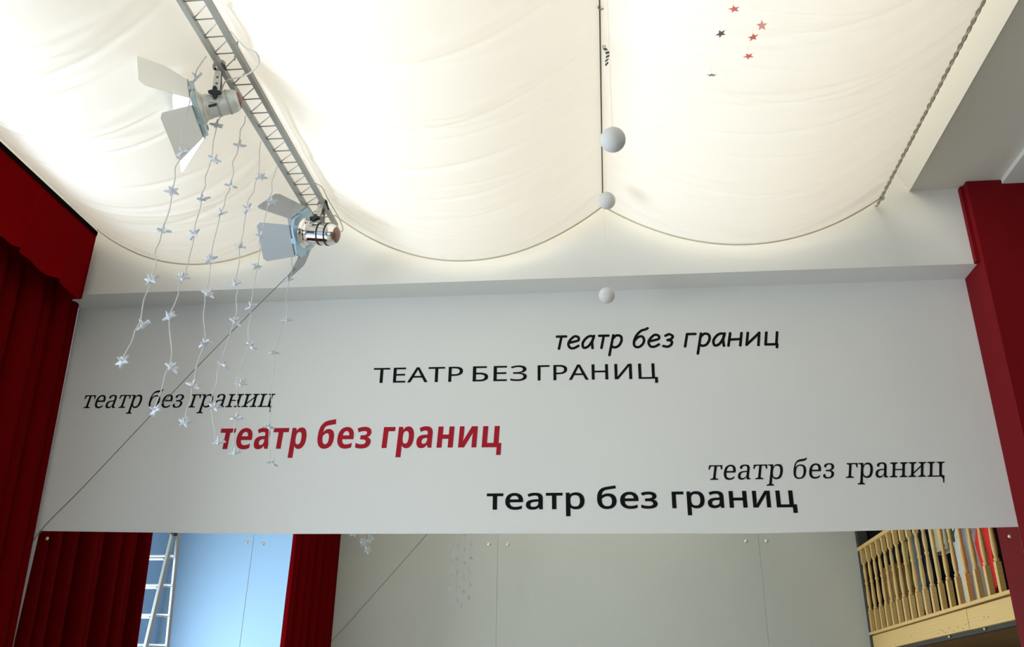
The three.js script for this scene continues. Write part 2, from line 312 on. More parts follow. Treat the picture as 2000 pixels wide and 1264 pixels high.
// lamps in the void above the fabric
{
  const rows = [-2.56, -0.82, 0.86], zs = [0.88, 2.45, 4.02, 5.55];
  let n = 0;
  for (const x of rows) for (const z of zs) {
    const t = thing('ceiling_light_panel', 'flat white light panel hidden above the fabric canopy', 'ceiling light', V(x, YC, z), 'light panels above the canopy');
    const a = 0.62, c = 0.66;
    part('frame', [box(-a - 0.03, a + 0.03, -0.05, 0, -c - 0.03, -c), box(-a - 0.03, a + 0.03, -0.05, 0, c, c + 0.03), box(-a - 0.03, -a, -0.05, 0, -c, c), box(a, a + 0.03, -0.05, 0, -c, c)], M.white, t);
    part('diffuser', box(-a, a, -0.044, -0.038, -c, c), new THREE.MeshStandardMaterial({ color: 0xffffff, emissive: PANEL_TINT, emissiveIntensity: 0.7 }), t);
    const l = new THREE.RectAreaLight(PANEL_TINT, PANEL_LIGHT * (x < -2 ? 0.72 : x > 0 ? 1.24 : 1), 2 * a, 2 * c); l.position.set(0, -0.056, 0); l.rotation.set(-Math.PI / 2, 0, 0); t.add(l); n++;
  }
}
// cords that carry the fabric
single('support_cable', tube(Array.from({ length: 40 }, (_, i) => { const z = 0.3 + i * 5.85 / 39; return V(0.03 + 0.012 * (z / 6), 4.391 + 0.001 * Math.sin(i), z); }), 0.0036, 120), M.darkCord, 'thin dark cord running straight along the middle canopy seam', 'cord');
{
  const t = thing('edge_rope', 'pale twisted rope laced along the gathered canopy edge', 'rope', V(1.675, 4.38, 0.21));
  const a = [], b = [];
  for (let i = 0; i <= 460; i++) { const z = i * 0.013, th = i * 0.75; const yy = (z < 0.1 ? 4.37 : bays[2].y(1.675, Math.max(Z0, z + 0.21)) - 0.006) - 4.38; a.push(V(0.006 * Math.cos(th), 0.006 * Math.sin(th) + yy, z)); b.push(V(-0.006 * Math.cos(th), -0.006 * Math.sin(th) + yy, z)); }
  part('strand', tube(a, 0.0055, 900, 5), M.hem, t); part('strand', tube(b, 0.0055, 900, 5), M.cord, t);
  part('knot', new THREE.TorusKnotGeometry(0.014, 0.005, 60, 6, 2, 3).translate(0, -0.005, 0.09), M.hem, t);
}
// ------------------------------------------------------------------ truss
{
  const XL = -1.738, XR = -1.622, Y = 4.3, za = 0.36, zb = 6.15, dz = 0.1105;
  const t = thing('lighting_truss', 'narrow grey metal ladder truss with zigzag lacing below the canopy', 'truss', V(XL, Y, za));
  const L = (x, y, z) => V(x - XL, y - Y, z - za);
  for (const x of [XL, XR]) { const g = new RoundedBoxGeometry(0.017, 0.03, zb - za, 2, 0.004); g.translate(x - XL, 0, (zb - za) / 2); part('rail', g, M.alu, t); part('rail_lip', new RoundedBoxGeometry(0.026, 0.005, zb - za, 1, 0.002).translate(x - XL, -0.0165, (zb - za) / 2), M.aluPale, t); }
  for (let k = 0; za + 0.04 + k * dz < zb - 0.15; k++) {
    const z = za + 0.04 + k * dz;
    part('cross_bar', rod(L(XL, Y, z), L(XR, Y, z), 0.0032, 6), M.alu, t);
    part('lacing', rod(L(XL, Y, z + 0.004), L(XR, Y, z + dz - 0.01), 0.0026, 6), M.aluPale, t);
  }
  for (const z of [1.9, 3.6, 5.4]) part('hanger', rod(L(-1.66, Y, z), L(-1.66, YC, z), 0.004, 6).translate(0, 0, 0), M.alu, t);
}
// ------------------------------------------------------------------ spotlights
function spotlight({ label, front, back, up, clamp, body, bands, leaves, scale = 1, ringCol, flap = M.leaf }) {
  const axis = front.clone().sub(back).normalize(), t = thing('spotlight', label, 'spotlight', front.clone(), 'spotlights on the truss');
  const right = up.clone().cross(axis).normalize(), u = axis.clone().cross(right).normalize(), B = new THREE.Matrix4().makeBasis(right, u, axis);
  const len = front.distanceTo(back), P = (g) => g.clone().applyMatrix4(B);
  const lz = (pts, seg = 36) => { const g = lathe(pts, seg); g.rotateX(Math.PI / 2); return P(g); };                       // profile along the beam: [radius, z]
  const r = 0.056 * scale, z0 = -len;
  part('housing', lz([[0, z0], [r * 0.5, z0 + 0.004], [r * 0.8, z0 + 0.014], [r * 0.95, z0 + 0.03], [r, z0 + 0.05], [r, -0.05], [r * 1.06, -0.048], [r * 1.06, -0.026], [r * 1.4, -0.012], [r * 1.45, 0], [r * 1.36, 0], [r * 0.9, -0.045], [0, -0.05]]), body, t);
  for (const f of bands) part('band', lz([[r * 1.0, z0 + len * f - 0.004], [r * 1.05, z0 + len * f - 0.004], [r * 1.05, z0 + len * f + 0.004], [r * 1.0, z0 + len * f + 0.004]]), bands.mat, t);
  for (let k = 0; k < 6; k++) { const a = k * Math.PI / 3, g = new THREE.BoxGeometry(0.012, 0.004, len * 0.2); g.translate(0, r + 0.001, z0 + len * 0.66); g.rotateZ(a); part('cooling_rib', P(g), k % 2 ? M.blackPlastic : body, t); }
  part('lens', lz([[0, -0.012], [r * 0.8, -0.018], [r * 1.32, -0.026]]), M.glassLens, t);
  part('rear_cap', lz([[0, z0 - 0.005], [r * 0.45, z0 - 0.003], [r * 0.74, z0 + 0.008], [r * 0.6, z0 + 0.012]]), std([0.25, 0.13, 0.11], { roughness: 0.3, metalness: 0.5 }), t);
  // colour frame: square plate with a round hole, then the four barn doors
  const R = 0.105 * scale, ring = new THREE.Shape(); const c = 0.32 * R;
  ring.moveTo(-R + c, -R); ring.lineTo(R - c, -R); ring.lineTo(R, -R + c); ring.lineTo(R, R - c); ring.lineTo(R - c, R); ring.lineTo(-R + c, R); ring.lineTo(-R, R - c); ring.lineTo(-R, -R + c); ring.closePath();
  const hole = new THREE.Path(); hole.absarc(0, 0, r * 1.42, 0, Math.PI * 2, true); ring.holes.push(hole);
  const rg = new THREE.ExtrudeGeometry(ring, { depth: 0.016, bevelEnabled: true, bevelSize: 0.002, bevelThickness: 0.002, bevelSegments: 1, curveSegments: 20 }); rg.translate(0, 0, -0.004);
  const rp = part('door_frame', P(rg), ringCol, t);
  for (const k of [0, 1, 2, 3]) { const h = new THREE.BoxGeometry(0.03, 0.012, 0.03); h.translate(0, R + 0.002, 0.004); h.rotateZ(k * Math.PI / 2); part('hinge_block', P(h), ringCol, rp); }
  for (const [k, open, l, wide] of leaves) {
    const s = new THREE.Shape(), w0 = R * 0.8, w1 = R * wide; s.moveTo(-w0, 0); s.lineTo(w0, 0); s.lineTo(w1, l * 0.9); s.lineTo(w1 * 0.86, l); s.lineTo(-w1 * 0.86, l); s.lineTo(-w1, l * 0.9); s.closePath();
    const g = new THREE.ExtrudeGeometry(s, { depth: 0.0016, bevelEnabled: true, bevelSize: 0.001, bevelThickness: 0.0006, bevelSegments: 1 });
    g.rotateX(Math.PI / 2); g.rotateX(-open); g.translate(0, R + 0.004, 0.014); g.rotateZ(k * Math.PI / 2);
    const lf = part('barn_door', P(g), flap, t);
    const pin = rod(V(-w0, R + 0.004, 0.014), V(w0, R + 0.004, 0.014), 0.0035, 8); pin.rotateZ(k * Math.PI / 2); part('hinge_pin', P(pin), M.alu, lf);
  }
  // yoke, knobs and the clamp on the truss rail
  const mid = back.clone().lerp(front, 0.6).sub(front), C = clamp.clone().sub(front), dir = C.clone().sub(mid).normalize(), side = axis.clone().cross(dir).normalize(), toCam = camera.position.clone().sub(front).normalize();
  if (side.dot(toCam) < 0) side.negate();
  const yq = (g, m) => part('yoke_arm', g, m, t), arm = (s) => {
    const a = mid.clone().addScaledVector(side, s * (r + 0.008)), b = C.clone().addScaledVector(side, s * 0.016).addScaledVector(dir, -0.03), l = a.distanceTo(b), sh = new THREE.Shape();
    sh.moveTo(-0.02, 0); sh.lineTo(0.02, 0); sh.lineTo(0.014, l); sh.lineTo(-0.014, l); sh.closePath();
    for (let q = 1; q < 5; q++) { const hp = new THREE.Path(); hp.absarc(0, l * q / 5, 0.0065, 0, Math.PI * 2, true); sh.holes.push(hp); }
    const g = new THREE.ExtrudeGeometry(sh, { depth: 0.004, bevelEnabled: false, curveSegments: 8 }), yv = b.clone().sub(a).normalize(), zv = side.clone().multiplyScalar(s).addScaledVector(yv, -side.clone().multiplyScalar(s).dot(yv)).normalize(), xv = yv.clone().cross(zv);
    g.applyMatrix4(new THREE.Matrix4().makeBasis(xv, yv, zv).setPosition(a)); return g;
  };
  yq(arm(1), M.enamel); yq(arm(-1), M.alu);
  const knob = new THREE.Shape(); for (let k = 0; k <= 40; k++) { const a = k / 40 * Math.PI * 2, q = 0.019 + 0.0085 * Math.cos(4 * a); k ? knob.lineTo(q * Math.cos(a), q * Math.sin(a)) : knob.moveTo(q * Math.cos(a), q * Math.sin(a)); }
  const kg = new THREE.ExtrudeGeometry(knob, { depth: 0.014, bevelEnabled: true, bevelSize: 0.003, bevelThickness: 0.003, bevelSegments: 2 });
  const qk = new THREE.Quaternion().setFromUnitVectors(V(0, 0, 1), side), kp = mid.clone().addScaledVector(side, r * 0.9 + 0.012).addScaledVector(dir, 0.046);
  kg.applyQuaternion(qk); kg.translate(kp.x, kp.y, kp.z); const kk = part('tilt_knob', kg, M.blackPlastic, t);
  part('knob_shaft', rod(kp.clone().addScaledVector(side, -0.03), kp, 0.006, 10), M.blackPlastic, kk);
  const hook = []; for (let k = 0; k <= 16; k++) { const a = -0.6 + k / 16 * 4.6; hook.push(C.clone().addScaledVector(V(1, 0, 0), 0.024 * Math.cos(a)).addScaledVector(V(0, 1, 0), 0.026 * Math.sin(a))); }
  part('hook_clamp', [tube(hook, 0.008, 40, 8), rod(C.clone().addScaledVector(dir, -0.05), C.clone().addScaledVector(dir, -0.018), 0.012, 12)], M.alu, t);
  const wing = rod(C.clone().add(V(0.03, -0.012, 0.0)).addScaledVector(side, -0.03), C.clone().add(V(0.03, -0.012, 0)).addScaledVector(side, 0.035), 0.0055, 8); part('clamp_screw', wing, M.blackPlastic, t);
  return t;
}
const camUp = V(0, 1, 0).applyQuaternion(camera.quaternion), camBack = V(0, 0, 1).applyQuaternion(camera.quaternion);
const lamp1 = { front: at(389, 212, 'z', 1.80), back: at(471, 194, 'z', 1.77) };
spotlight({ ...lamp1, label: 'pale spotlight with open white flaps, further from the wall', up: camUp.clone().add(camBack), clamp: at(428, 128, 'y', 4.3), body: M.enamel, bands: Object.assign([0.3, 0.55, 0.8], { mat: M.aluPale }), ringCol: std([0.42, 0.55, 0.6], { roughness: 0.3, metalness: 0.5 }),
  leaves: [[0, 0.75, 0.235, 1.5], [1, 0.6, 0.165, 1.2], [2, 0.7, 0.2, 1.3], [3, 0.6, 0.165, 1.2]] });
const lamp2 = { front: at(594, 455, 'z', 0.74), back: at(660, 459, 'z', 0.76) };
spotlight({ ...lamp2, label: 'polished chrome spotlight with grey flaps at the truss end', up: camUp.clone().addScaledVector(camBack, 0.55), clamp: at(630, 398, 'y', 4.3), body: M.chrome, bands: Object.assign([0.28, 0.5], { mat: M.blackPlastic }), scale: 1.12, flap: M.leafGrey, ringCol: std([0.40, 0.58, 0.72], { roughness: 0.3, metalness: 0.5 }),
  leaves: [[0, 0.35, 0.2, 1.0], [1, 0.25, 0.18, 1.0], [2, 1.0, 0.17, 1.0], [3, 0.25, 0.18, 1.0]] });
single('power_cable', tube([[432, 178, 4.2], [440, 160, 4.22], [470, 150, 4.2], [489, 142, 4.18], [506, 120, 4.16], [500, 103, 4.17], [480, 94, 4.19], [464, 78, 4.22], [455, 66, 4.27], [449, 62, 4.3]].map(([x, y, h]) => at(x, y, 'y', h)), 0.0035, 90), M.cable, 'thin pale cable looping over the truss beside the pale spotlight', 'cable');
single('power_cable', tube([[652, 452, 0.62], [668, 452, 0.6], [664, 430, 0.55], [650, 405, 0.55], [640, 388, 0.6], [628, 365, 0.72], [616, 358, 0.8]].map(([x, y, z]) => at(x, y, 'z', z)), 0.0032, 70), M.cable, 'thin pale cable behind the polished chrome spotlight', 'cable');

// ------------------------------------------------------------------ curtains of clear stars
function starShape(R, r) { const s = new THREE.Shape(); for (let k = 0; k < 10; k++) { const a = k * Math.PI / 5 + Math.PI / 2, q = k % 2 ? r : R; k ? s.lineTo(q * Math.cos(a), q * Math.sin(a)) : s.moveTo(q * Math.cos(a), q * Math.sin(a)); } s.closePath(); return s; }
const starGeo = new THREE.ExtrudeGeometry(starShape(0.031, 0.0125), { depth: 0.006, bevelEnabled: true, bevelSize: 0.002, bevelThickness: 0.002, bevelSegments: 1 }); starGeo.translate(0, 0, -0.003);
const tubeletGeo = lathe([[0, -0.004], [0.0055, -0.004], [0.005, 0.018], [0.0025, 0.03], [0, 0.03]], 10); tubeletGeo.rotateX(Math.PI / 2);
function starString(label, z, top, pts, zb = z, group = 'clear star light strings') {
  z = zb = at(top[0], top[1], 'y', 4.284).z;
  const P = (q, f) => at(q[0], q[1], 'z', z + (zb - z) * f), all = [top, ...pts];
  const w = all.map((q, i) => P(q, i / (all.length - 1))), o = w[0].clone(), t = thing('star_light_string', label, 'string lights', o, group);
  const path = [];
  for (let i = 0; i < w.length; i++) {
    if (i) { const a = w[i - 1], b = w[i]; for (let k = 1; k < 4; k++) path.push(a.clone().lerp(b, k / 4).add(V(0.014 * (rnd() - 0.5), 0, 0.014 * (rnd() - 0.5))).sub(o)); }
    path.push(w[i].clone().sub(o));
  }
  const strand = (ph) => { const c = new THREE.CatmullRomCurve3(path), n = path.length * 12, q = []; for (let i = 0; i <= n; i++) { const p = c.getPoint(i / n), a = i * 1.1 + ph; q.push(p.add(V(0.0015 * Math.cos(a), 0, 0.0015 * Math.sin(a)))); } return tube(q, 0.0014, n * 2, 5); };
  part('cable', [strand(0), strand(Math.PI)], M.cable, t);
  for (let i = 1; i < w.length; i++) {
    const s = part('star', starGeo, M.clear, t), off = V(0.03 * (rnd() - 0.25), -0.012, 0.02 * (rnd() - 0.5));
    s.position.copy(w[i].clone().sub(o).add(off)); s.rotation.set(-1.2 + 1.5 * (rnd() - 0.35), 1.6 * (rnd() - 0.5), 6 * rnd());
    part('bulb_holder', tubeletGeo, M.clear, s);
  }
  return t;
}
const ord = ['nearest the red curtain', 'second from the red curtain', 'third from the red curtain', 'fourth from the red curtain', 'fifth from the red curtain', 'furthest from the red curtain'];
const S = [
  [1.85, [403, 110], [[382, 146], [353, 292], [338, 367], [318, 447], [296, 541], [274, 628], [240, 700]]],
  [1.72, [447, 175], [[424, 240], [413, 309], [393, 382], [380, 452], [360, 538], [332, 615], [332, 712], [302, 797]]],
  [1.58, [479, 226], [[466, 282], [450, 357], [431, 415], [412, 502], [401, 570], [401, 666], [378, 748], [362, 819]]],
  [1.45, [510, 276], [[505, 342], [482, 405], [469, 476], [461, 549], [460, 622], [431, 707], [412, 790], [420, 858]]],
  [1.3, [541, 324], [[524, 390], [511, 458], [504, 517], [490, 597], [486, 673], [462, 742], [466, 813], [452, 880]]],
  [1.15, [588, 398], [[576, 470], [566, 545], [556, 622], [538, 684], [526, 830], [527, 900]]],
];
S.forEach(([z, top, pts], i) => starString(`string of clear plastic star lights, hanging strand ${ord[i]}`, z, top, pts));
single('guy_wire', tube([at(577, 524, 'z', 0.66), at(420, 681, 'z', 0.46), at(300, 806, 'z', 0.3), at(160, 954, 'z', 0.11), at(79, 1037, 'z', 0.012), at(55, 1071, 'z', 0.006)], 0.0022, 60), M.darkCord, 'thin dark wire slanting down from the chrome spotlight across the lettering', 'wire');
{ const b = (x, y) => { const p = at(x, y, 'z', -(ZR - 0.006)); p.z *= -1; return p; }; single('wall_cable', tube([b(848, 1028), b(745, 1145), b(664, 1236), b(600, 1300)], 0.0035, 30), M.cord, 'thin cable slanting down the pale rear wall, seen in the mirror', 'cable'); }
// a second bunch, seen only in the mirror
[[886, 1042, 1180], [897, 1042, 1172], [908, 1042, 1184], [920, 1042, 1168]].forEach(([x, y0, y1], i) => {
  const z = 5.6 + i * 0.05, o = at(x, y0, 'z', -z), b = at(x - 1, y1, 'z', -z), t = thing('star_light_string', 'bunched string of star lights seen faintly in the mirror', 'string lights', V(o.x, 4.15, z), 'star strings seen in the mirror');
  const L = 4.15 - b.y, q = []; for (let k = 0; k <= 24; k++) q.push(V(0.012 * (rnd() - 0.5), -L * k / 24, 0.012 * (rnd() - 0.5))); part('cable', tube(q, 0.0028, 140, 5), M.cable, t);
  for (let k = 1; k <= 9; k++) { const s = part('star', starGeo, M.clear, t); s.position.set(0.03 * (rnd() - 0.5), -L * k / 9, 0.01); s.rotation.set(6 * rnd(), 6 * rnd(), 6 * rnd()); }
});

// ------------------------------------------------------------------ hanging balls, small stars, tag
for (const [x, y, z, r, label] of [[1197, 273, 2.08, 0.0505, 'largest white foam ball, hanging highest before the canopy'], [1185, 392, 0.70, 0.0495, 'middle white foam ball hanging at the canopy hem'], [1185, 577, 0.30, 0.0475, 'lowest white foam ball hanging in front of the lettered wall']]) {
  const c = at(x, y, 'z', z), t = thing('foam_ball', label, 'ball', c, 'hanging foam balls');
  part('ball', new THREE.SphereGeometry(r, 40, 28), M.foam, t);
  part('thread', rod(V(0, r - 0.002, 0), V(0, Math.max(r + 0.02, fabricY(c.x, Math.max(0.32, c.z)) - c.y - 0.004), 0), 0.0006, 5), M.cable, t);
}
const paper = { red: phys([0.95, 0.36, 0.28], { roughness: 1, transmission: 0.5, thickness: 0, side: THREE.DoubleSide }), pink: phys([0.92, 0.6, 0.56], { roughness: 1, transmission: 0.55, thickness: 0, side: THREE.DoubleSide }), plum: phys([0.40, 0.26, 0.29], { roughness: 1, transmission: 0.45, thickness: 0, side: THREE.DoubleSide }) };
const paperStar = new THREE.ExtrudeGeometry(starShape(0.023, 0.0098), { depth: 0.0012, bevelEnabled: false });
for (const [x, y, c, rx, ry, rz, label] of [[1434, 18, 'red', -1.5, 0.12, 0.3, 'small red paper star nearest the camera'], [1488, 50, 'pink', 0.45, 0, 0, 'pale pink paper star hanging upright'], [1408, 66, 'plum', -1.65, -0.15, 0.15, 'dark plum paper star hanging beside the red ones'],
  [1471, 73, 'red', -1.6, -0.15, 0.5, 'small red paper star just below the pale pink one'], [1462, 110, 'red', -1.5, 0.05, 0, 'small red paper star hanging closest to the wall'], [1390, 147, 'plum', -1.14, 0.1, 0.5, 'dark plum paper star seen edge-on near a crease']]) {
  let p = at(x, y, 'y', 4.0); for (let k = 0; k < 4; k++) p = at(x, y, 'y', fabricY(p.x, p.z) - 0.05);
  const t = thing('paper_star', label, 'star', p, 'paper stars under the canopy'), s = part('star', paperStar, paper[c], t); s.rotation.set(rx, ry, rz);
  part('thread', rod(V(0, 0, 0), V(0, 0.047, 0), 0.0004, 4), M.cable, t);
}
{
  const top = at(1180, 92, 'y', 4.37), t = thing('striped_tag', 'short twisted black and white striped ribbon on the dark cord', 'ribbon', top);
  const a = at(1181, 93, 'z', top.z), b = at(1189, 125, 'z', top.z), n = 9;
  for (let k = 0; k < n; k++) {
    const p = [], idx = [];
    for (let j = 0; j <= 4; j++) { const f = (k + j / 4) / n, c = a.clone().lerp(b, f).sub(top).add(V(0.008 * Math.sin(f * 5), -0.004, 0)), th = f * 1.2 - 0.4; for (const s of [-1, 1]) p.push(c.x + s * 0.009 * Math.cos(th), c.y + s * 0.003, c.z + s * 0.009 * Math.sin(th)); }
    for (let j = 0; j < 4; j++) idx.push(2 * j, 2 * j + 1, 2 * j + 2, 2 * j + 1, 2 * j + 3, 2 * j + 2);
    const g = new THREE.BufferGeometry(); g.setAttribute('position', new THREE.Float32BufferAttribute(p, 3)); g.setIndex(idx); g.computeVertexNormals();
    part('stripe', g, std(k % 2 ? [0.7, 0.7, 0.66] : [0.03, 0.03, 0.03], { side: THREE.DoubleSide }), t);
  }
  part('loop', new THREE.TorusGeometry(0.007, 0.0015, 6, 14).translate(0, 0.002, 0), M.darkCord, t);
}
single('cord_hook', [new THREE.TorusGeometry(0.012, 0.003, 8, 18).translate(0, 0.004, 0), new THREE.SphereGeometry(0.007, 10, 8).translate(0, 0.018, 0)], M.alu, 'small metal hook holding the dark cord beneath the canopy', 'hook', null, V(0.04, 4.388, 1.985));

// ------------------------------------------------------------------ stage curtains and pelmet
function curtain(z0, z1, x, y0, y1, fold, amp, ph, lean = 0) {
  const nz = Math.round((z1 - z0) / 0.005), ny = 24, p = [], uv = [], idx = [];
  for (let j = 0; j <= ny; j++) for (let i = 0; i <= nz; i++) {
    const v = j / ny, z = z0 + (z1 - z0) * i / nz, a = (z - z0) / fold * Math.PI * 2 + ph + 1.1 * Math.sin((z - z0) * 5.1 + ph) + 0.25 * Math.sin(v * 3 + z * 4);
    const e = Math.min(1, (i / nz) * 12, (1 - i / nz) * 12);
    const yy = y1 + (y0 - y1) * v; p.push(x + lean * (3.2 - yy) + amp * e * (0.85 + 0.3 * v) * (2 * Math.pow(Math.abs(Math.sin(a / 2)), 0.75) - 1.3 + 0.3 * Math.sin(a * 0.37)), yy, z - 0.030 * e * Math.sin(a)); uv.push(z * 1.5, (y1 - y0) * v);
  }
  for (let j = 0; j < ny; j++) for (let i = 0; i < nz; i++) { const a = j * (nz + 1) + i; idx.push(a, a + 1, a + nz + 1, a + 1, a + nz + 2, a + nz + 1); }
  const g = new THREE.BufferGeometry(); g.setAttribute('position', new THREE.Float32BufferAttribute(p, 3)); g.setAttribute('uv', new THREE.Float32BufferAttribute(uv, 2)); g.setIndex(idx); g.computeVertexNormals(); return g;
}
{
  const t = thing('stage_curtain', 'dark red pleated velvet stage curtain below the pelmet, beside the mirror', 'curtain', V(-3.44, 0, 0.7), 'red stage curtains');
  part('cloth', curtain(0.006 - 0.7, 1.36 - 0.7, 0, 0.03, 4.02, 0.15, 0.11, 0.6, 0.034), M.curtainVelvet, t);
  part('heading_tape', box(-0.03, 0.03, 3.98, 4.03, -0.66, 0.66), M.curtainVelvet, t);
  const u = thing('stage_curtain', 'narrow dark red stage curtain seen in the mirror beside pale wall', 'curtain', V(-3.44, 0, 5.4), 'red stage curtains');
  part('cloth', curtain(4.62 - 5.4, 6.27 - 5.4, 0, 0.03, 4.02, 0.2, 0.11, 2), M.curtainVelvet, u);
  part('heading_tape', box(-0.03, 0.03, 3.98, 4.03, -0.76, 0.84), M.curtainVelvet, u);
  single('curtain_rail', rod(V(-3.44, 4.04, 0.02), V(-3.44, 4.04, 6.28), 0.014, 10), M.blackPlastic, 'dark rail behind the red pelmet that carries the stage curtains', 'rail');
}
{
  const t = thing('pelmet', 'wide dark red velvet pelmet with black upper edge over the curtain', 'pelmet', V(-3.25, 3.875, 0.3));
  const n = 420, ny = 14, hgt = 0.485, L = 5.9, make = (yA, yB, out) => {
    const p = [], uv = [], idx = [];
    for (let j = 0; j <= ny; j++) for (let i = 0; i <= n; i++) {
      const v = j / ny, y = yA + (yB - yA) * v, z = L * i / n, d = 0.010 * Math.sin(z * 9 + Math.sin(z * 3)) * (1 - y / hgt) + 0.006 * Math.sin(z * 23 + 2) * (1 - y / hgt) + (1 - y / hgt) * 0.04 * Math.exp(-Math.pow((z - 0.30 + 0.1 * (y / hgt)) / 0.03, 2)) + (1 - y / hgt) * 0.04 * Math.exp(-Math.pow((z - 0.68 + 0.08 * (y / hgt)) / 0.025, 2));
      p.push(out + d + 0.02 * (1 - y / hgt) * Math.exp(-z / 0.2) * -1, y, z); uv.push(z, y);
    }
    for (let j = 0; j < ny; j++) for (let i = 0; i < n; i++) { const a = j * (n + 1) + i; idx.push(a, a + 1, a + n + 1, a + 1, a + n + 2, a + n + 1); }
    const g = new THREE.BufferGeometry(); g.setAttribute('position', new THREE.Float32BufferAttribute(p, 3)); g.setAttribute('uv', new THREE.Float32BufferAttribute(uv, 2)); g.setIndex(idx); g.computeVertexNormals(); return g;
  };
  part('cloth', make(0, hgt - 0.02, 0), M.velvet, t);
  part('upper_edge', make(hgt - 0.028, hgt + 0.004, 0.007), M.blackTrim, t);
  part('end_return', box(-0.25, 0.0, 0.01, hgt - 0.01, -0.004, 0.004), M.velvet, t);
  part('top_board', box(-0.25, -0.004, hgt - 0.03, hgt - 0.012, 0.005, L), M.blackTrim, t);
}

// ------------------------------------------------------------------ ladder on the stage (in the mirror)
{
  const zc = 3.6, fx = (y) => -4.372 - 0.0 * y, t = thing('step_ladder', 'aluminium folding step ladder standing on the stage, seen in the mirror', 'ladder', V(-4.6, 0, zc));
  const top = 3.2, post = (x0, x1, zoff0, zoff1, w, name, mat) => { const a = V(x0 + 4.6, 0, zoff0), b = V(x1 + 4.6, top, zoff1), l = a.distanceTo(b), g = new RoundedBoxGeometry(w, l, 0.055, 2, 0.005); g.applyQuaternion(new THREE.Quaternion().setFromUnitVectors(V(0, 1, 0), b.clone().sub(a).normalize())); g.translate((a.x + b.x) / 2, (a.y + b.y) / 2, (a.z + b.z) / 2); return part(name, g, mat, t); };
  const al = std([0.42, 0.44, 0.44], { roughness: 0.4, metalness: 0.5 });
  const Xr = [-4.385, -4.362], Xl = [-4.86, -4.84];
  post(Xr[0], Xr[1], -0.42, 0.0, 0.028, 'stile', al); post(Xl[0], Xl[1], -0.42, 0.0, 0.028, 'stile', al);
  post(Xr[0] + 0.04, Xr[1] + 0.035, 0.52, 0.03, 0.024, 'rear_leg', al); post(Xl[0], Xl[1], 0.52, 0.03, 0.024, 'rear_leg', al);
  for (let k = 1; k < 11; k++) { const y = 0.28 * k + 0.08, f = y / top, zz = -0.42 + 0.42 * f; const g = rbox(0.47, 0.024, 0.05, 0.006); g.translate((Xr[0] + Xl[0]) / 2 + 4.6, y, zz); part('tread', g, al, t);
    if (k % 2 === 0 || k > 5) { const q = 0.52 - 0.49 * f; part('rear_brace', rod(V(Xl[0] + 4.6, y + 0.05, q), V(Xr[0] + 4.64, y + 0.05, q), 0.011, 8), al, t); part('spreader', rod(V(Xr[0] + 4.615, y + 0.02, zz), V(Xr[0] + 4.635, y + 0.03, q), 0.007, 6), al, t); } }
  for (const X of [Xr[1] + 0.015, Xl[1]]) { const g = rbox(0.045, 0.12, 0.12, 0.012); g.translate(X + 4.6, top - 0.03, 0.01); part('hinge', g, M.blackPlastic, t); }
}

// ------------------------------------------------------------------ balcony with balustrade (in the mirror)
{
  const t = thing('balustrade', 'pine balustrade of turned spindles on the balcony, seen in the mirror', 'balustrade', V(XB, 2.42, 0.4));
  const L = 5.85;
  part('handrail', rbox(0.075, 0.045, L, 0.012).translate(0, 0.965, L / 2), M.pine, t);
  part('bottom_rail', rbox(0.07, 0.03, L, 0.006).translate(0, 0.0, L / 2), M.pine, t);
  const sq = (h, y) => rbox(0.046, h, 0.046, 0.004).translate(0, y + h / 2, 0);
  const prof = [[0.014, 0.235], [0.023, 0.25], [0.023, 0.262], [0.014, 0.272], [0.0195, 0.30], [0.022, 0.36], [0.020, 0.44], [0.0145, 0.53], [0.021, 0.545], [0.021, 0.556], [0.0145, 0.57], [0.0185, 0.62], [0.0205, 0.68], [0.018, 0.72], [0.0135, 0.755], [0.022, 0.77], [0.014, 0.785]];
  const spin = merge([sq(0.24, 0.0), lathe(prof, 14), sq(0.17, 0.78)]);
  for (let z = 6.17; z > 0.45; z -= 0.219) { const m = part('spindle', spin, M.pine, t); m.position.set(0, 0.01, z - 0.4); m.rotation.y = 0; }
}
{
  const b = struct('balcony', box(XB + 0.03, 5.0, 2.26, 2.4, 0.29, ZR), M.brownWood);
  for (let z = 0.3; z < ZR - 0.09; z += 0.098) part('plank', rbox(1.95, 0.018, 0.086, 0.004, 1).translate(XB + 1.0, 2.245 + 0.002 * (rnd() - 0.5), z + 0.049), M.brownWood, b);
  const f = struct('trim_4', metric(new RoundedBoxGeometry(0.04, 0.17, 3.06, 2, 0.004).translate(XB + 0.005, 2.31, 4.76)), M.pine);
  part('board', metric(new RoundedBoxGeometry(0.042, 0.17, 2.9, 2, 0.004).translate(XB + 0.006, 2.308, 1.77)), M.pine, f);
  part('ledger', box(XB + 0.025, XB + 0.07, 2.19, 2.235, 0.3, ZR), std([0.06, 0.05, 0.04]), f);
  for (const [x, y] of [[1832, 1238], [1836, 1231], [1841, 1233], [1846, 1236], [1853, 1227], [1862, 1233], [1870, 1225], [1880, 1228], [1885, 1220], [1891, 1216], [1921, 1206], [1929, 1205], [1748, 1259], [1778, 1243]]) { const p = at(x, y, 'x', XB - 0.016), g = new THREE.CylinderGeometry(0.007, 0.007, 0.002, 8); g.rotateZ(Math.PI / 2); g.translate(XB - 0.0155, p.y, -p.z); part('nail', g, M.brownWood, f); }
  for (const [x, y] of [[1851, 1253], [1919, 1235]]) { const p = at(x, y, 'x', XB - 0.005); const g = new THREE.SphereGeometry(0.013, 12, 8); g.translate(XB + 0.015, 2.212, -p.z); part('bolt', g, M.chrome, f); }
}
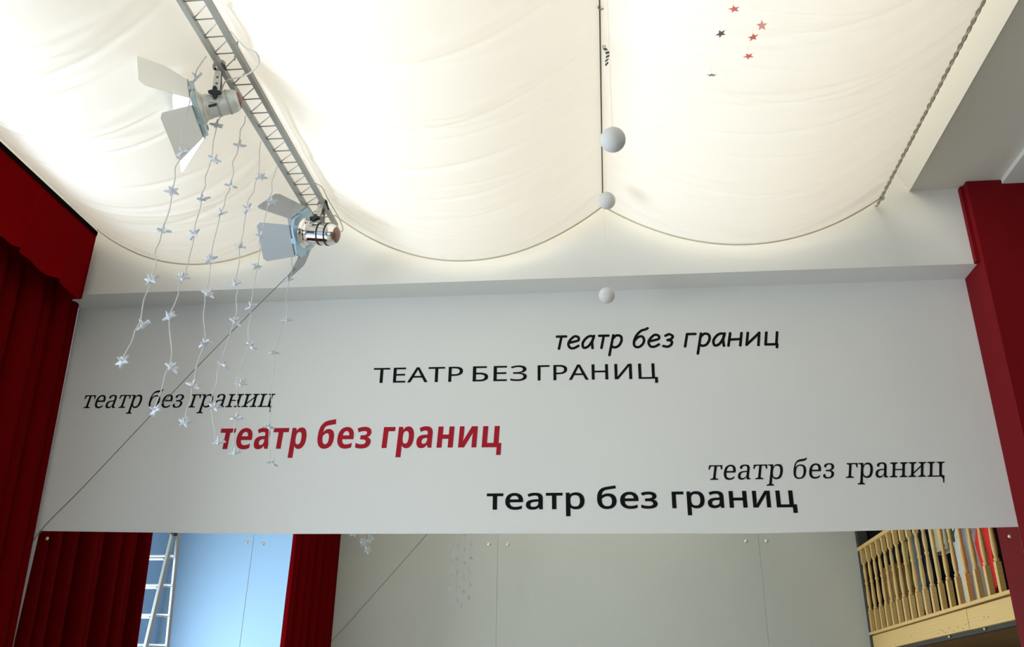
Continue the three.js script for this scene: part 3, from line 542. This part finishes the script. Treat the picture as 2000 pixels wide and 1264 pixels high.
// things stored on the balcony
{
  const spot = (px, py, X) => { const p = at(px, py, 'x', X); p.z *= -1; return p; };
  const c = spot(1898, 1115, 3.42), t = thing('padded_drum', 'large round white padded drum stored behind the spindles', 'drum', V(c.x, 2.4, c.z), null);
  const g = lathe([[0, -0.13], [0.36, -0.13], [0.41, -0.11], [0.43, -0.05], [0.43, 0.05], [0.41, 0.11], [0.36, 0.13], [0, 0.13]], 48); g.rotateZ(Math.PI / 2); g.rotateY(0.25); g.translate(0.05, 0.44, 0);
  part('body', g, M.white, t);
  const piping = new THREE.TorusGeometry(0.415, 0.012, 8, 60); piping.rotateY(Math.PI / 2 + 0.25); piping.translate(-0.075, 0.44, 0.03); part('piping', piping, M.white, t);
  const r0 = spot(1951, 1110, 3.25), s = new THREE.Shape([[-0.03, 0.06], [-0.13, 0.5], [0.0, 0.68], [0.2, 0.72], [0.14, 0.12]].map(([x, y]) => new THREE.Vector2(x, y)));
  const rg = new THREE.ExtrudeGeometry(s, { depth: 0.03, bevelEnabled: true, bevelSize: 0.01, bevelThickness: 0.01, bevelSegments: 2 }); rg.rotateY(Math.PI / 2);
  single('red_flag', rg, std([0.72, 0.012, 0.012], { roughness: 0.8 }), 'bright red folded flag leaning against the white drum', 'flag', null, V(3.16, 2.42, r0.z + 0.02));
  const garment = (px, w, h, col, label, yTop) => {
    const p = spot(px, 1110, 3.45), n = 40, ny = 16, P = [], I = [];
    for (let j = 0; j <= ny; j++) for (let i = 0; i <= n; i++) { const a = i / n * Math.PI * 2, v = j / ny, ww = w * (0.35 + 0.65 * Math.min(1, v * 5)); P.push(0.07 * Math.cos(a) * (0.6 + 0.5 * v) + 0.012 * Math.sin(5 * a + 3 * v), -h * v, ww * Math.sin(a) + 0.01 * Math.sin(7 * a)); }
    for (let j = 0; j < ny; j++) for (let i = 0; i < n; i++) { const a = j * (n + 1) + i; I.push(a, a + n + 1, a + 1, a + 1, a + n + 1, a + n + 2); }
    const q = new THREE.BufferGeometry(); q.setAttribute('position', new THREE.Float32BufferAttribute(P, 3)); q.setIndex(I); q.computeVertexNormals();
    const o = thing('hanging_costume', label, 'costume', V(3.45, yTop, p.z), 'costumes hanging on the balcony'); part('cloth', q, std(col, { side: THREE.DoubleSide, roughness: 0.95 }), o);
    part('hanger', [rod(V(0, 0, -w * 0.5), V(0, 0.05, 0), 0.005, 6), rod(V(0, 0.05, 0), V(0, 0, w * 0.5), 0.005, 6), rod(V(0, 0.05, 0), V(0, 3.62 - yTop, 0), 0.004, 6)], M.alu, o);
  };
  garment(1797, 0.13, 0.85, [0.17, 0.22, 0.225], 'grey green costume hanging behind the balcony spindles', 3.45);
  garment(1812, 0.06, 1.0, [0.015, 0.018, 0.04], 'dark navy costume hanging behind the balcony spindles', 3.5);
  garment(1850, 0.2, 0.42, [0.62, 0.55, 0.36], 'short cream costume hanging behind the balcony spindles', 3.52);
  garment(1778, 0.07, 0.5, [0.4, 0.32, 0.1], 'short ochre costume hanging behind the balcony spindles', 3.4);
  garment(1890, 0.1, 0.4, [0.03, 0.08, 0.05], 'short dark green costume hanging behind the balcony spindles', 3.52);
  single('clothes_rail', rod(V(3.45, 3.62, 1.2), V(3.45, 3.62, 6.28), 0.012, 10), M.alu, 'metal clothes rail above the balcony costumes', 'rail');
  const bx = spot(1735, 1120, 3.5), gb = rbox(0.22, 0.75, 0.5, 0.02); single('wooden_chest', gb, M.brownWood, 'upright brown wooden chest behind the far spindles', 'chest', null, V(3.34, 2.78, 6.0));
  const pole = spot(1838, 1160, 3.2); single('chrome_pole', [rod(V(0, 0, 0), V(0.02, 1.1, 0.1), 0.011, 10), lathe([[0, 0], [0.05, 0], [0.045, 0.02], [0.012, 0.03], [0, 0.03]], 16)], M.chrome, 'slim chrome pole on a small foot behind the spindles', 'pole', null, V(3.2, 2.4, pole.z));
}
shade(scene);
renderer.render(scene, camera);
